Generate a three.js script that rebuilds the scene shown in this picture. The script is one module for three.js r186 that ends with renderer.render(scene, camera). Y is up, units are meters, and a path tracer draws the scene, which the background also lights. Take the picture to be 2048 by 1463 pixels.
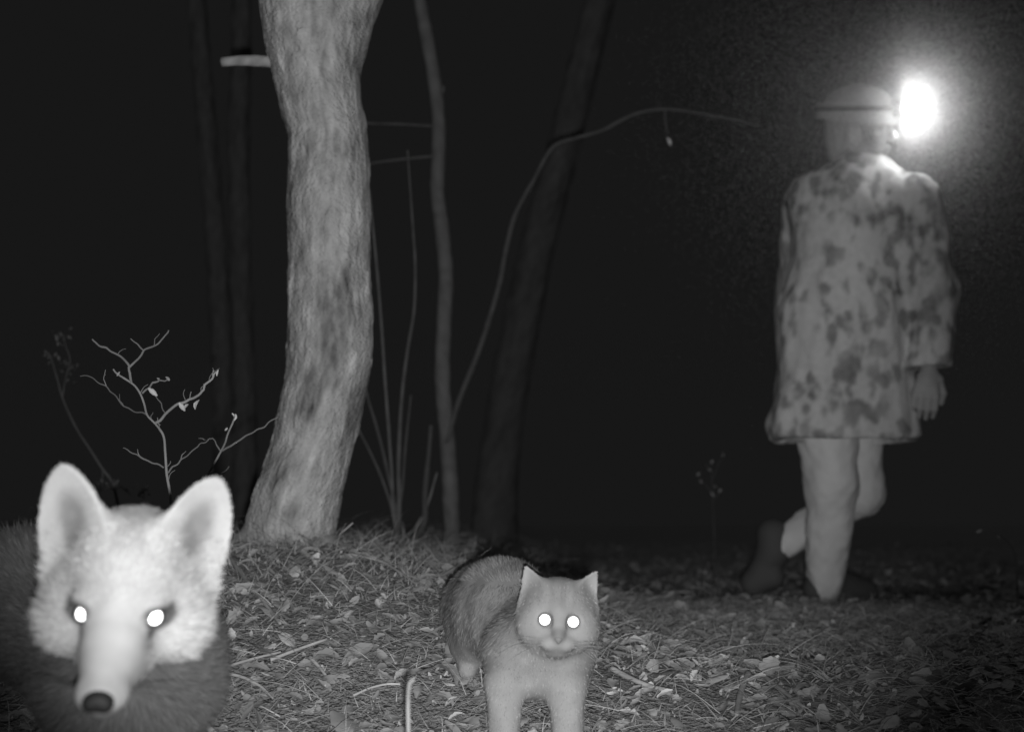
import * as THREE from 'three';
import { ImprovedNoise } from 'three/addons/math/ImprovedNoise.js';
import { mergeGeometries } from 'three/addons/utils/BufferGeometryUtils.js';

// ------------------------------------------------------------------ camera, sky, light, exposure
const scene = new THREE.Scene();
const W = 2048, H = 1463, FOCAL = 2196, PITCH = Math.atan(308.5 / FOCAL), EYE = 0.25;
const camera = new THREE.PerspectiveCamera(2 * Math.atan(H / 2 / FOCAL) * 180 / Math.PI, W / H, 0.02, 200);
camera.position.set(0, EYE, 0);
camera.rotation.x = PITCH;
camera.focus = 1.68;
camera.userData.fStop = 3.1;
scene.add(camera);

const renderer = new THREE.WebGLRenderer({ antialias: true });
renderer.toneMapping = THREE.LinearToneMapping;
renderer.toneMappingExposure = 1;
renderer.shadowMap.enabled = true;

{ // a moonless overcast night seen by an infrared sensor: one even, very dark grey
  const w = 32, h = 16, data = new Float32Array(w * h * 4);
  for (let i = 0; i < w * h; i++) { const v = 0.0085; data.set([v, v, v, 1], i * 4); }
  const sky = new THREE.DataTexture(data, w, h, THREE.RGBAFormat, THREE.FloatType);
  sky.mapping = THREE.EquirectangularReflectionMapping; sky.magFilter = THREE.LinearFilter; sky.needsUpdate = true;
  scene.background = sky; scene.environment = sky;
}
const moon = new THREE.DirectionalLight(0xffffff, 0.06);
moon.position.set(-5, 12, 9); moon.castShadow = true; moon.shadow.radius = 20;
scene.add(moon, moon.target);

// the infrared flash of the camera that took the picture, a hand's breadth under its lens
const flash = new THREE.SpotLight(0xffffff, 8.6, 0, 29.5 * Math.PI / 180, 0.4, 2);
flash.position.set(0.012, EYE - 0.034, 0.01); flash.castShadow = true; flash.shadow.radius = 0.5;
flash.target.position.set(-0.13, EYE - 0.045 + 0.575, -3);
scene.add(flash, flash.target);

// ------------------------------------------------------------------ helpers
let seed = 12345;
const rnd = () => { seed = (seed + 0x6D2B79F5) | 0; let t = Math.imul(seed ^ (seed >>> 15), 1 | seed); t = (t + Math.imul(t ^ (t >>> 7), 61 | t)) ^ t; return ((t ^ (t >>> 14)) >>> 0) / 4294967296; };
const rr = (a, b) => a + (b - a) * rnd();
const gauss = () => Math.sqrt(-2 * Math.log(1 - rnd())) * Math.cos(6.283185 * rnd());
const perlin = new ImprovedNoise();
const N3 = (x, y, z) => perlin.noise(x, y, z);
const fbm = (x, y, z, o = 3) => { let s = 0, a = 1, t = 0; for (let i = 0; i < o; i++) { s += a * perlin.noise(x, y, z); t += a; a *= 0.5; x = x * 2 + 7.3; y = y * 2 + 3.1; z = z * 2 + 1.7; } return s / t; };
const sstep = (a, b, x) => { const t = Math.min(1, Math.max(0, (x - a) / (b - a))); return t * t * (3 - 2 * t); };
const mix = (a, b, t) => a + (b - a) * t;
const V = (x, y, z) => new THREE.Vector3(x, y, z);
// where a thing stands: sight line through a point of the picture, at a distance in metres
const P = (px, py, d) => { const x = (px - W / 2) / FOCAL * d, y = (H / 2 - py) / FOCAL * d, c = Math.cos(PITCH), s = Math.sin(PITCH); return V(x, EYE + y * c + d * s, y * s - d * c); };
const ground = (x, z) => 0.185 * sstep(0.55, -0.45, x) * sstep(-1.5, -2.35, z) - 0.07 * sstep(-1.85, -1.4, z) + 0.016 * fbm(x * 1.7, 0.3, z * 1.7, 3) + 0.02 * sstep(-6, -12, z);

const used = {};
const numbered = n => { const k = used[n] = (used[n] ?? -1) + 1; return k ? `${n}_${String(k).padStart(3, '0')}` : n; };
function tag(o, label, category, group, kind) { if (label) o.userData.label = label; if (category) o.userData.category = category; if (group) o.userData.group = group; if (kind) o.userData.kind = kind; return o; }
function thing(name, base, label, category, group) { const o = new THREE.Group(); o.name = numbered(name); o.position.copy(base); scene.add(o); return tag(o, label, category, group); }
function part(name, geo, mat, parent) { // geometry is given in world metres and moved to the parent's base
  const m = new THREE.Mesh(geo, mat); m.name = name; m.castShadow = m.receiveShadow = true;
  if (parent) { const b = worldBase(parent); if (!geo.userData.local) geo.translate(-b.x, -b.y, -b.z); parent.add(m); m.userData.kindless = undefined; delete m.userData.kindless; }
  return m;
}
function worldBase(o) { const v = V(0, 0, 0); for (let p = o; p && p !== scene; p = p.parent) v.add(p.position); return v; }
const grey = (v, rough = 0.95, extra = {}) => { const m = new THREE.MeshStandardMaterial({ roughness: rough, side: THREE.DoubleSide, ...extra }); m.color.setRGB(v, v, v); return m; };
const vcol = (rough = 0.95, extra = {}) => new THREE.MeshStandardMaterial({ vertexColors: true, roughness: rough, side: THREE.DoubleSide, ...extra });
function paint(geo, f) { const p = geo.attributes.position, n = geo.attributes.normal, c = new Float32Array(p.count * 3), q = V(), m = V(); for (let i = 0; i < p.count; i++) { q.fromBufferAttribute(p, i); if (n) m.fromBufferAttribute(n, i); const v = Math.max(0.01, f(q, m)); c[i * 3] = c[i * 3 + 1] = c[i * 3 + 2] = v; } geo.setAttribute('color', new THREE.BufferAttribute(c, 3)); return geo; }

const relief = (() => { // wrapping value noise, used as fine relief
  const n = 512, out = new Uint8Array(n * n * 4), acc = new Float32Array(n * n);
  for (const [c, a] of [[8, .5], [16, .6], [32, .8], [64, 1], [128, .9], [256, .6]]) { const g = Float32Array.from({ length: c * c }, () => rnd() - .5); for (let y = 0; y < n; y++) for (let x = 0; x < n; x++) { const fx = x / n * c, fy = y / n * c, i = Math.floor(fx), j = Math.floor(fy), u = fx - i, v = fy - j, su = u * u * (3 - 2 * u), sv = v * v * (3 - 2 * v), G = (p, q) => g[(p % c) + c * (q % c)]; acc[x + n * y] += a * mix(mix(G(i, j), G(i + 1, j), su), mix(G(i, j + 1), G(i + 1, j + 1), su), sv); } }
  for (let i = 0; i < n * n; i++) { const v = Math.max(0, Math.min(255, 128 + acc[i] * 110)); out.set([v, v, v, 255], i * 4); }
  const t = new THREE.DataTexture(out, n, n); t.wrapS = t.wrapT = THREE.RepeatWrapping; t.magFilter = THREE.LinearFilter; t.needsUpdate = true; return t;
})();
const reliefAt = (u, v) => { const t = relief.clone(); t.repeat.set(u, v); t.needsUpdate = true; return t; };
// ---- signed distances and a surface-net mesher
const smin = (a, b, k) => { if (k <= 0) return Math.min(a, b); const h = Math.max(k - Math.abs(a - b), 0) / k; return Math.min(a, b) - h * h * k * 0.25; };
const smax = (a, b, k) => -smin(-a, -b, k);
function bone(a, b, ra, rb, k = 0.02) { // tapered capsule
  const ax = a.x, ay = a.y, az = a.z, dx = b.x - ax, dy = b.y - ay, dz = b.z - az, l2 = dx * dx + dy * dy + dz * dz || 1e-9;
  const f = (x, y, z) => { const px = x - ax, py = y - ay, pz = z - az; let t = (px * dx + py * dy + pz * dz) / l2; t = t < 0 ? 0 : t > 1 ? 1 : t; const ex = px - dx * t, ey = py - dy * t, ez = pz - dz * t; return Math.sqrt(ex * ex + ey * ey + ez * ez) - (ra + (rb - ra) * t); };
  f.k = k; return f;
}
function egg(c, r, k = 0.02) { // ellipsoid
  const f = (x, y, z) => { const qx = (x - c.x) / r.x, qy = (y - c.y) / r.y, qz = (z - c.z) / r.z, k0 = Math.sqrt(qx * qx + qy * qy + qz * qz), ax = qx / r.x, ay = qy / r.y, az = qz / r.z, k1 = Math.sqrt(ax * ax + ay * ay + az * az); return k1 < 1e-6 ? -Math.min(r.x, r.y, r.z) : k0 * (k0 - 1) / k1; };
  f.k = k; return f;
}
function within(frame, f, k) { // a distance given in a frame's own axes (rotation and place only)
  const inv = frame.clone().invert().elements;
  const g = (x, y, z) => f(inv[0] * x + inv[4] * y + inv[8] * z + inv[12], inv[1] * x + inv[5] * y + inv[9] * z + inv[13], inv[2] * x + inv[6] * y + inv[10] * z + inv[14]);
  g.k = k ?? f.k ?? 0.02; return g;
}
function blend(list) { return (x, y, z) => { let d = list[0](x, y, z); for (let i = 1; i < list.length; i++) d = smin(d, list[i](x, y, z), list[i].k); return d; }; }
function nets(sdf, lo, hi, h) {
  const nx = Math.ceil((hi.x - lo.x) / h) + 1, ny = Math.ceil((hi.y - lo.y) / h) + 1, nz = Math.ceil((hi.z - lo.z) / h) + 1, F = new Float32Array(nx * ny * nz), B = 8, reach = B * h * 0.87 * 1.5 + 0.004;
  for (let bz = 0; bz < nz; bz += B) for (let by = 0; by < ny; by += B) for (let bx = 0; bx < nx; bx += B) {
    const d = sdf(lo.x + (bx + B / 2) * h, lo.y + (by + B / 2) * h, lo.z + (bz + B / 2) * h), far = Math.abs(d) > reach;
    for (let z = bz; z < Math.min(nz, bz + B); z++) for (let y = by; y < Math.min(ny, by + B); y++) for (let x = bx; x < Math.min(nx, bx + B); x++) F[x + nx * (y + ny * z)] = far ? d : sdf(lo.x + x * h, lo.y + y * h, lo.z + z * h);
  }
  const at = new Int32Array(nx * ny * nz).fill(-1), pos = [], idx = [], E = [[0, 1], [2, 3], [4, 5], [6, 7], [0, 2], [1, 3], [4, 6], [5, 7], [0, 4], [1, 5], [2, 6], [3, 7]];
  const v = new Float32Array(8);
  for (let z = 0; z < nz - 1; z++) for (let y = 0; y < ny - 1; y++) for (let x = 0; x < nx - 1; x++) {
    const o = x + nx * (y + ny * z); let m = 0;
    for (let c = 0; c < 8; c++) { v[c] = F[o + (c & 1) + nx * (((c >> 1) & 1) + ny * (c >> 2))]; if (v[c] < 0) m |= 1 << c; }
    if (m === 0 || m === 255) continue;
    let sx = 0, sy = 0, sz = 0, n = 0;
    for (const [a, b] of E) if ((v[a] < 0) !== (v[b] < 0)) { const t = v[a] / (v[a] - v[b]); sx += mix(a & 1, b & 1, t); sy += mix((a >> 1) & 1, (b >> 1) & 1, t); sz += mix(a >> 2, b >> 2, t); n++; }
    at[o] = pos.length / 3; pos.push(lo.x + (x + sx / n) * h, lo.y + (y + sy / n) * h, lo.z + (z + sz / n) * h);
  }
  const quad = (a, b, c, d, flip) => { if (a < 0 || b < 0 || c < 0 || d < 0) return; flip ? idx.push(a, c, b, a, d, c) : idx.push(a, b, c, a, c, d); };
  for (let z = 1; z < nz - 1; z++) for (let y = 1; y < ny - 1; y++) for (let x = 1; x < nx - 1; x++) {
    const o = x + nx * (y + ny * z), s = F[o] < 0;
    if (s !== F[o + 1] < 0) quad(at[o], at[o - nx], at[o - nx - nx * ny], at[o - nx * ny], s === true ? true : false);
    if (s !== F[o + nx] < 0) quad(at[o], at[o - nx * ny], at[o - 1 - nx * ny], at[o - 1], s === true ? true : false);
    if (s !== F[o + nx * ny] < 0) quad(at[o], at[o - 1], at[o - 1 - nx], at[o - nx], s === true ? true : false);
  }
  const g = new THREE.BufferGeometry(); g.setAttribute('position', new THREE.BufferAttribute(new Float32Array(pos), 3)); g.setIndex(idx); g.computeVertexNormals();
  { // make sure that normals point outwards
    const p = g.attributes.position, n = g.attributes.normal; let s = 0;
    for (let i = 0; i < p.count; i += 37) { const e = h; s += Math.sign(sdf(p.getX(i) + n.getX(i) * e, p.getY(i) + n.getY(i) * e, p.getZ(i) + n.getZ(i) * e) - sdf(p.getX(i) - n.getX(i) * e, p.getY(i) - n.getY(i) * e, p.getZ(i) - n.getZ(i) * e)); }
    if (s < 0) { const a = g.index.array; for (let i = 0; i < a.length; i += 3) { const t = a[i]; a[i] = a[i + 1]; a[i + 1] = t; } g.computeVertexNormals(); }
  }
  return g;
}
function detailed(sdf, lo, hi, h, dlo, dhi, dh) { // a coarse body with a finely meshed head, one surface
  const a = nets(sdf, lo, hi, h), b = nets(sdf, dlo, dhi, dh), p = a.attributes.position, keep = [], ix = a.index.array, e = h * 1.5;
  const inn = i => p.getX(i) > dlo.x + e && p.getX(i) < dhi.x - e && p.getY(i) > dlo.y + e && p.getY(i) < dhi.y - e && p.getZ(i) > dlo.z + e && p.getZ(i) < dhi.z - e;
  for (let i = 0; i < ix.length; i += 3) if (!(inn(ix[i]) && inn(ix[i + 1]) && inn(ix[i + 2]))) keep.push(ix[i], ix[i + 1], ix[i + 2]);
  a.setIndex(keep); return mergeGeometries([a, b]);
}
// ---- hair: thin bent blades on a surface
const hairBlade = (() => { const g = new THREE.BufferGeometry(), p = [-.5, 0, 0, .5, 0, 0, -.36, .45, .05, .36, .45, .05, 0, 1, .22]; g.setAttribute('position', new THREE.BufferAttribute(new Float32Array(p), 3)); g.setIndex([0, 1, 2, 1, 3, 2, 2, 3, 4]); g.computeVertexNormals(); return g; })();
function sampler(geo, weight) {
  const p = geo.attributes.position, n = geo.attributes.normal, ix = geo.index.array, T = ix.length / 3, cdf = new Float64Array(T), a = V(), b = V(), c = V(); let s = 0;
  for (let t = 0; t < T; t++) { a.fromBufferAttribute(p, ix[t * 3]); b.fromBufferAttribute(p, ix[t * 3 + 1]); c.fromBufferAttribute(p, ix[t * 3 + 2]); const m = a.clone().add(b).add(c).divideScalar(3); s += b.clone().sub(a).cross(c.clone().sub(a)).length() * (weight ? weight(m) : 1); cdf[t] = s; }
  return (pos, nor) => { let lo = 0, hi = T - 1; const r = rnd() * s; while (lo < hi) { const m = (lo + hi) >> 1; cdf[m] < r ? lo = m + 1 : hi = m; } let u = rnd(), v = rnd(); if (u + v > 1) { u = 1 - u; v = 1 - v; } const w = 1 - u - v, [i, j, k] = [ix[lo * 3], ix[lo * 3 + 1], ix[lo * 3 + 2]];
    pos.set(p.getX(i) * w + p.getX(j) * u + p.getX(k) * v, p.getY(i) * w + p.getY(j) * u + p.getY(k) * v, p.getZ(i) * w + p.getZ(j) * u + p.getZ(k) * v);
    nor.set(n.getX(i) * w + n.getX(j) * u + n.getX(k) * v, n.getY(i) * w + n.getY(j) * u + n.getY(k) * v, n.getZ(i) * w + n.getZ(j) * u + n.getZ(k) * v).normalize(); };
}
function fur(name, geo, count, o, parent) { // o: weight(p), length(p), width, lean(p, n), tone(p)
  const take = sampler(geo, o.weight), im = new THREE.InstancedMesh(hairBlade, o.material, count), M = new THREE.Matrix4(), p = V(), n = V(), y = V(), x = V(), z = V(), b = worldBase(parent), col = new THREE.Color();
  for (let i = 0; i < count; i++) {
    take(p, n); const L = o.length(p) * rr(0.65, 1.2), lean = o.lean(p, n);
    y.copy(n).multiplyScalar(o.rise ?? 0.5).add(lean).add(V(gauss(), gauss(), gauss()).multiplyScalar(0.13)).normalize();
    x.crossVectors(y, n); if (x.lengthSq() < 1e-6) x.set(1, 0, 0); x.normalize().applyAxisAngle(y, gauss() * 0.4); z.crossVectors(x, y);
    if (z.dot(n) > 0) { z.negate(); x.negate(); }
    const t = Math.max(0.015, o.tone(p) * rr(1 - (o.jitter ?? .22), 1 + (o.jitter ?? .22))); p.addScaledVector(n, -0.001).sub(b);
    M.makeBasis(x.multiplyScalar(o.width * rr(0.8, 1.3)), y.multiplyScalar(L), z.multiplyScalar(L)); M.setPosition(p); im.setMatrixAt(i, M); im.setColorAt(i, col.setRGB(t, t, t));
  }
  im.name = name; im.userData.kind = 'stuff'; im.castShadow = im.receiveShadow = true; parent.add(im); return im;
}
// ---- a bent, tapering stem through points, slightly knotty
function stem(pts, r0, r1, o = {}) {
  const curve = new THREE.CatmullRomCurve3(pts, false, 'centripetal'), L = curve.getLength(), seg = Math.max(6, Math.min(160, Math.round(L / (o.step ?? 0.02)))), rad = o.rad ?? 7, fr = curve.computeFrenetFrames(seg), pos = [], idx = [], s = o.seed ?? rr(0, 90);
  for (let i = 0; i <= seg; i++) { const t = i / seg, c = curve.getPointAt(t), r = mix(r0, r1, t) * (1 + 0.14 * fbm(t * L * 22, s, 0, 2) + (o.knot ?? 0.25) * Math.max(0, N3(t * L * (o.knots ?? 16), s, 4.2) - 0.25));
    for (let j = 0; j < rad; j++) { const a = j / rad * 6.283185, k = r * (1 + 0.1 * N3(Math.cos(a) * 2 + s, t * L * 14, Math.sin(a) * 2)); pos.push(c.x + k * (Math.cos(a) * fr.normals[i].x + Math.sin(a) * fr.binormals[i].x), c.y + k * (Math.cos(a) * fr.normals[i].y + Math.sin(a) * fr.binormals[i].y), c.z + k * (Math.cos(a) * fr.normals[i].z + Math.sin(a) * fr.binormals[i].z)); } }
  for (let i = 0; i < seg; i++) for (let j = 0; j < rad; j++) { const a = i * rad + j, b = i * rad + (j + 1) % rad; idx.push(a, b, a + rad, b, b + rad, a + rad); }
  for (const [ring, end, f] of [[0, 0, 1], [seg, 1, -1]]) { const c = curve.getPointAt(end), n = pos.length / 3; pos.push(c.x, c.y, c.z); for (let j = 0; j < rad; j++) { const a = ring * rad + j, b = ring * rad + (j + 1) % rad; f > 0 ? idx.push(n, b, a) : idx.push(n, a, b); } }
  const g = new THREE.BufferGeometry(); g.setAttribute('position', new THREE.BufferAttribute(new Float32Array(pos), 3)); g.setIndex(idx); g.computeVertexNormals(); return g;
}
const kinked = pts => { const out = [pts[0]]; for (let i = 1; i < pts.length; i++) { const a = pts[i - 1], b = pts[i], l = Math.hypot(b[0] - a[0], b[1] - a[1]) * .09; out.push([mix(a[0], b[0], .5) + gauss() * l, mix(a[1], b[1], .5) + gauss() * l], b); } return out; };
const trace = (list, d) => list.map(([x, y, dd]) => P(x, y, d + (dd ?? 0)));

// ------------------------------------------------------------------ the ground
const soilMat = vcol(1, { bumpMap: reliefAt(2.3, 2.3), bumpScale: 0.01 });
const groundMesh = (() => {
  const n = 360, pos = [], uv = [], idx = [], wx = t => 3.0 * t + 42 * Math.pow(t, 7) * 1, wz = t => 2.2 - 5.2 * t - 70 * Math.pow(t, 6);
  for (let j = 0; j <= n; j++) for (let i = 0; i <= n; i++) { const x = wx(i / n * 2 - 1), z = wz(j / n); pos.push(x, ground(x, z) + (Math.abs(x) < 3 && z > -6 ? 0.006 * fbm(x * 24, 1.1, z * 24, 3) : 0), z); uv.push(x, z); }
  for (let j = 0; j < n; j++) for (let i = 0; i < n; i++) { const a = j * (n + 1) + i; idx.push(a, a + 1, a + n + 1, a + 1, a + n + 2, a + n + 1); }
  const g = new THREE.BufferGeometry(); g.setAttribute('position', new THREE.BufferAttribute(new Float32Array(pos), 3)); g.setAttribute('uv', new THREE.BufferAttribute(new Float32Array(uv), 2)); g.setIndex(idx); g.computeVertexNormals();
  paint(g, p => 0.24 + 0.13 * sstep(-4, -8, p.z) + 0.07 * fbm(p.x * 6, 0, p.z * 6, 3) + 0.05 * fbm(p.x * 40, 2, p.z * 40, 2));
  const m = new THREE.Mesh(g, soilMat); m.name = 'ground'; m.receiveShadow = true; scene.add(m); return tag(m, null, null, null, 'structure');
})();

// ------------------------------------------------------------------ the trees
function trunkGeo(rows, o) { // rows: [centre, radius] from the foot up; bark as relief on the wood
  const curve = new THREE.CatmullRomCurve3(rows.map(r => r[0]), false, 'centripetal'), seg = o.seg, rad = o.rad, pos = [], uv = [], idx = [], col = [], ts = [0]; 
  for (let i = 1; i < rows.length; i++) ts.push(i / (rows.length - 1));
  const radius = t => { const u = t * (rows.length - 1), i = Math.min(rows.length - 2, Math.floor(u)), f = u - i, g = k => rows[Math.max(0, Math.min(rows.length - 1, k))][1], a = g(i - 1), b = g(i), c = g(i + 1), d = g(i + 2); return b + 0.5 * f * (c - a + f * (2 * a - 5 * b + 4 * c - d + f * (3 * (b - c) + d - a))); };
  for (let i = 0; i <= seg; i++) { const t = i / seg, c = curve.getPoint(t), r = radius(t);
    for (let j = 0; j < rad; j++) { const a = j / rad * 6.283185, cx = Math.cos(a), cz = Math.sin(a), y = c.y;
      const arc = r * 1, fis = Math.abs(fbm(cx * arc * o.fx + 5, y * o.fy, cz * arc * o.fx, 3)), plate = fbm(cx * arc * 36, y * 14, cz * arc * 36 + 9, 3), lump = fbm(cx * 1.2 + o.s, y * 4.5, cz * 1.2, 3);
      const chip = sstep(0.12, 0.2, fbm(cx * arc * 22 + 3, y * 9, cz * arc * 22, 2));
      const k = r * (1 + o.lump * lump) + o.bark * (plate * 0.7 + Math.min(0.3, fis) * 1.6 - 0.3) + o.bark * 0.8 * chip;
      pos.push(c.x + cx * k, c.y, c.z + cz * k); uv.push(j / rad * 0.6, c.y); col.push(Math.max(0.04, o.tone(c.y, a, plate, fis, lump, cx, cz))); } }
  for (let i = 0; i < seg; i++) for (let j = 0; j < rad; j++) { const a = i * rad + j, b = i * rad + (j + 1) % rad; idx.push(a, a + rad, b, b, a + rad, b + rad); }
  for (const [ring, f] of [[0, 1], [seg, -1]]) { const c = curve.getPoint(ring / seg), n = pos.length / 3; pos.push(c.x, c.y, c.z); uv.push(0, 0); col.push(0.2); for (let j = 0; j < rad; j++) { const a = ring * rad + j, b = ring * rad + (j + 1) % rad; f > 0 ? idx.push(n, a, b) : idx.push(n, b, a); } }
  const g = new THREE.BufferGeometry(); g.setAttribute('position', new THREE.BufferAttribute(new Float32Array(pos), 3)); g.setIndex(idx); g.computeVertexNormals();
  g.setAttribute('uv', new THREE.BufferAttribute(new Float32Array(uv), 2)); g.setAttribute('color', new THREE.BufferAttribute(new Float32Array(col.flatMap(v => [v, v, v])), 3)); return g;
}
const barkMat = vcol(0.95), roughBark = vcol(0.95, { bumpMap: reliefAt(3.3, 3.6), bumpScale: 0.0045 });
const TREE = 2.45;
{
  const base = P(575, 1100, TREE); base.y = ground(base.x, base.z) - 0.02;
  const tree = thing('tree', base, 'rough pale trunk with a stub of broken branch, thick tree behind the fox', 'tree');
  const edges = [[1175, 455, 690], [1100, 492, 668], [1045, 492, 672], [1000, 505, 680], [950, 522, 692], [880, 546, 709], [800, 561, 727], [750, 573, 738], [700, 576, 744], [650, 577, 745], [560, 579, 742], [450, 577, 740], [330, 578, 737], [270, 577, 735], [235, 566, 729], [190, 556, 722], [140, 544, 721], [100, 533, 731], [44, 525, 744], [-20, 515, 765], [-300, 495, 760], [-700, 500, 740], [-1400, 520, 720], [-2600, 560, 700]];
  const rows = edges.map(([y, a, b]) => [P((a + b) / 2, y, TREE), (b - a) / 2 / FOCAL * TREE]);
  const g = trunkGeo(rows, { seg: 900, rad: 240, fx: 60, fy: 9, bark: 0.0032, lump: 0.05, s: 2, tone: (y, a, pl, fi, lu, cx, cz) => 0.48 + 0.13 * lu + 0.24 * pl + 0.26 * fbm(cx * 6, y * 20, cz * 6 + 3, 3) + 0.12 * fbm(cx * 2.5, y * 11, cz * 2.5 + 3, 3) - 0.2 * sstep(0.02, 0.3, fbm(cx * 1.3 + 4, y * 4.5, cz * 1.3, 4)) - (fi < 0.05 ? 0.05 : 0) + 0.05 * fbm(cx * 9, y * 30, cz * 9, 2) + 0.05 * sstep(0.55, 0.35, y) });
  part('trunk', g, roughBark, tree);
  for (const [pts, r0, r1] of [[[[575, 128, -0.0], [520, 122], [480, 121], [443, 124]], 0.0135, 0.0105], [[[630, 210], [690, 40], [775, -140], [960, -520]], 0.05, 0.04]]) part('branch', paint(stem(trace(pts, TREE - 0.01), r0, r1, { rad: 14, step: 0.006 }), p => 0.34 + 0.2 * fbm(p.x * 60, p.y * 60, p.z * 60, 2)), barkMat, tree);
  // root flare running into the litter
  const rootDirs = [[455, 1120, -0.02, 0.055], [690, 1105, -0.04, 0.04]];
  for (const [px, py, dd, r] of rootDirs) { const a = P(575, 1030, TREE), e = P(px, py, TREE + dd); e.y = ground(e.x, e.z) - 0.02; part('root', paint(stem([a, a.clone().lerp(e, 0.6), e], r * 1.2, r * 0.35, { rad: 14, step: 0.01 }), p => 0.33 + 0.18 * fbm(p.x * 40, p.y * 40, p.z * 40, 3)), barkMat, tree); }
}
function farTrunk(list, d, tone, label) {
  const rows = list.map(([x, y, w]) => [P(x, y, d), w / 2 / FOCAL * d]); rows[0][0].y = ground(rows[0][0].x, rows[0][0].z) - 0.08;
  const t = thing('tree', rows[0][0], label, 'tree', 'faint tree trunks in the dark behind');
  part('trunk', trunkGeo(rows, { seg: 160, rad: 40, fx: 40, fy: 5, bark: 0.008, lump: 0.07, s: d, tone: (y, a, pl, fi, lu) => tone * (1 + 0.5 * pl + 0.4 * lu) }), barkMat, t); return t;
}
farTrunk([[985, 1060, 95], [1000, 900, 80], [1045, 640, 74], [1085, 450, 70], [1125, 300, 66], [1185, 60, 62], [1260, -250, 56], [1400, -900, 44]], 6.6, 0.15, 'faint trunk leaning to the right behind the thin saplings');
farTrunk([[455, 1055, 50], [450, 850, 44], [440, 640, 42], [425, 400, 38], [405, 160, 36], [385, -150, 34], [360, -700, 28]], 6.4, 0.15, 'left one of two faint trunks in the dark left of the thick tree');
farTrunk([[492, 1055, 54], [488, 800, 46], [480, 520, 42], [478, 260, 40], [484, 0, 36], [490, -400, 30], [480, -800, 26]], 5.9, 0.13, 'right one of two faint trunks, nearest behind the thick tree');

// thin saplings and stems between the tree and the person
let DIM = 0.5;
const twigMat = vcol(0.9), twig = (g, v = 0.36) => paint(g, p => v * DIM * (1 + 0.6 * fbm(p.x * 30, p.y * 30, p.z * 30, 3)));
{
  const d = 3.7, base = P(905, 1092, d); base.y = ground(base.x, base.z) - 0.02;
  const s = thing('sapling', base, 'slender upright sapling with a long bent side branch right of the thick tree', 'sapling');
  const top = trace([[900, 960], [893, 860], [885, 760], [888, 640], [892, 560], [885, 470], [875, 380], [878, 260], [870, 170], [848, 44], [830, -60], [800, -400], [790, -900]], d);
  part('trunk', twig(stem([base, ...top], 0.029, 0.017, { rad: 14, step: 0.015, seed: 3 }), 0.32), twigMat, s);
  const b = [[893, 885], [918, 800], [958, 700], [998, 570], [1012, 500], [1030, 430], [1070, 355], [1108, 292], [1150, 276], [1200, 262], [1270, 228], [1330, 218], [1430, 232], [1520, 250]];
  part('branch', twig(stem(trace(b, d - 0.02), 0.0105, 0.0045, { step: 0.015, seed: 5, knot: 0.5 }), 0.22), twigMat, s);
  part('branch', twig(stem(trace([[866, 252], [800, 248], [735, 246], [700, 240]], d), 0.0045, 0.003, { seed: 7 }), 0.25), twigMat, s);
  part('branch', twig(stem(trace([[868, 312], [805, 318], [740, 327], [700, 338]], d), 0.0045, 0.003, { seed: 8 }), 0.25), twigMat, s);
  part('branch', twig(stem(trace([[872, 205], [884, 188], [888, 172]], d), 0.006, 0.003, { seed: 9 }), 0.3), twigMat, s);
  part('branch', twig(stem(trace([[1330, 222], [1332, 250], [1336, 268]], d - 0.03), 0.0022, 0.0015, { seed: 10 }), 0.3), twigMat, s);
}
{
  const d = 3.35, base = P(795, 1035, d); base.y = ground(base.x, base.z) - 0.02;
  const s = thing('shrub', base, 'bare shrub of thin straight stems fanning out between thick tree and sapling', 'shrub');
  const sets = [[[[786, 1025], [784, 960], [778, 870], [770, 760], [762, 640], [752, 520], [738, 380], [715, 200]], .0055, .0025, .34], [[[798, 1030], [797, 930], [803, 800], [815, 700], [828, 620], [830, 520], [826, 460], [815, 300]], .0075, .002, .28], [[[788, 1040], [765, 960], [722, 868], [700, 830]], .005, .003, .26], [[[792, 1040], [772, 930], [752, 850], [734, 790], [715, 700]], .0065, .003, .22], [[[800, 1040], [806, 960], [812, 880], [822, 790]], .006, .003, .2],
    [[[838, 1045], [858, 1000], [868, 965], [874, 945]], .0055, .003, .36], [[[846, 1050], [850, 980], [858, 900], [862, 850]], .012, .006, .18]];
  for (const [pts, r0, r1, v] of sets) part('stem', twig(stem([V(base.x + rr(-.02, .05), base.y, base.z + rr(-.02, .02)), ...trace(pts, d)], r0, r1, { step: 0.015 }), v), twigMat, s);
}

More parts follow.
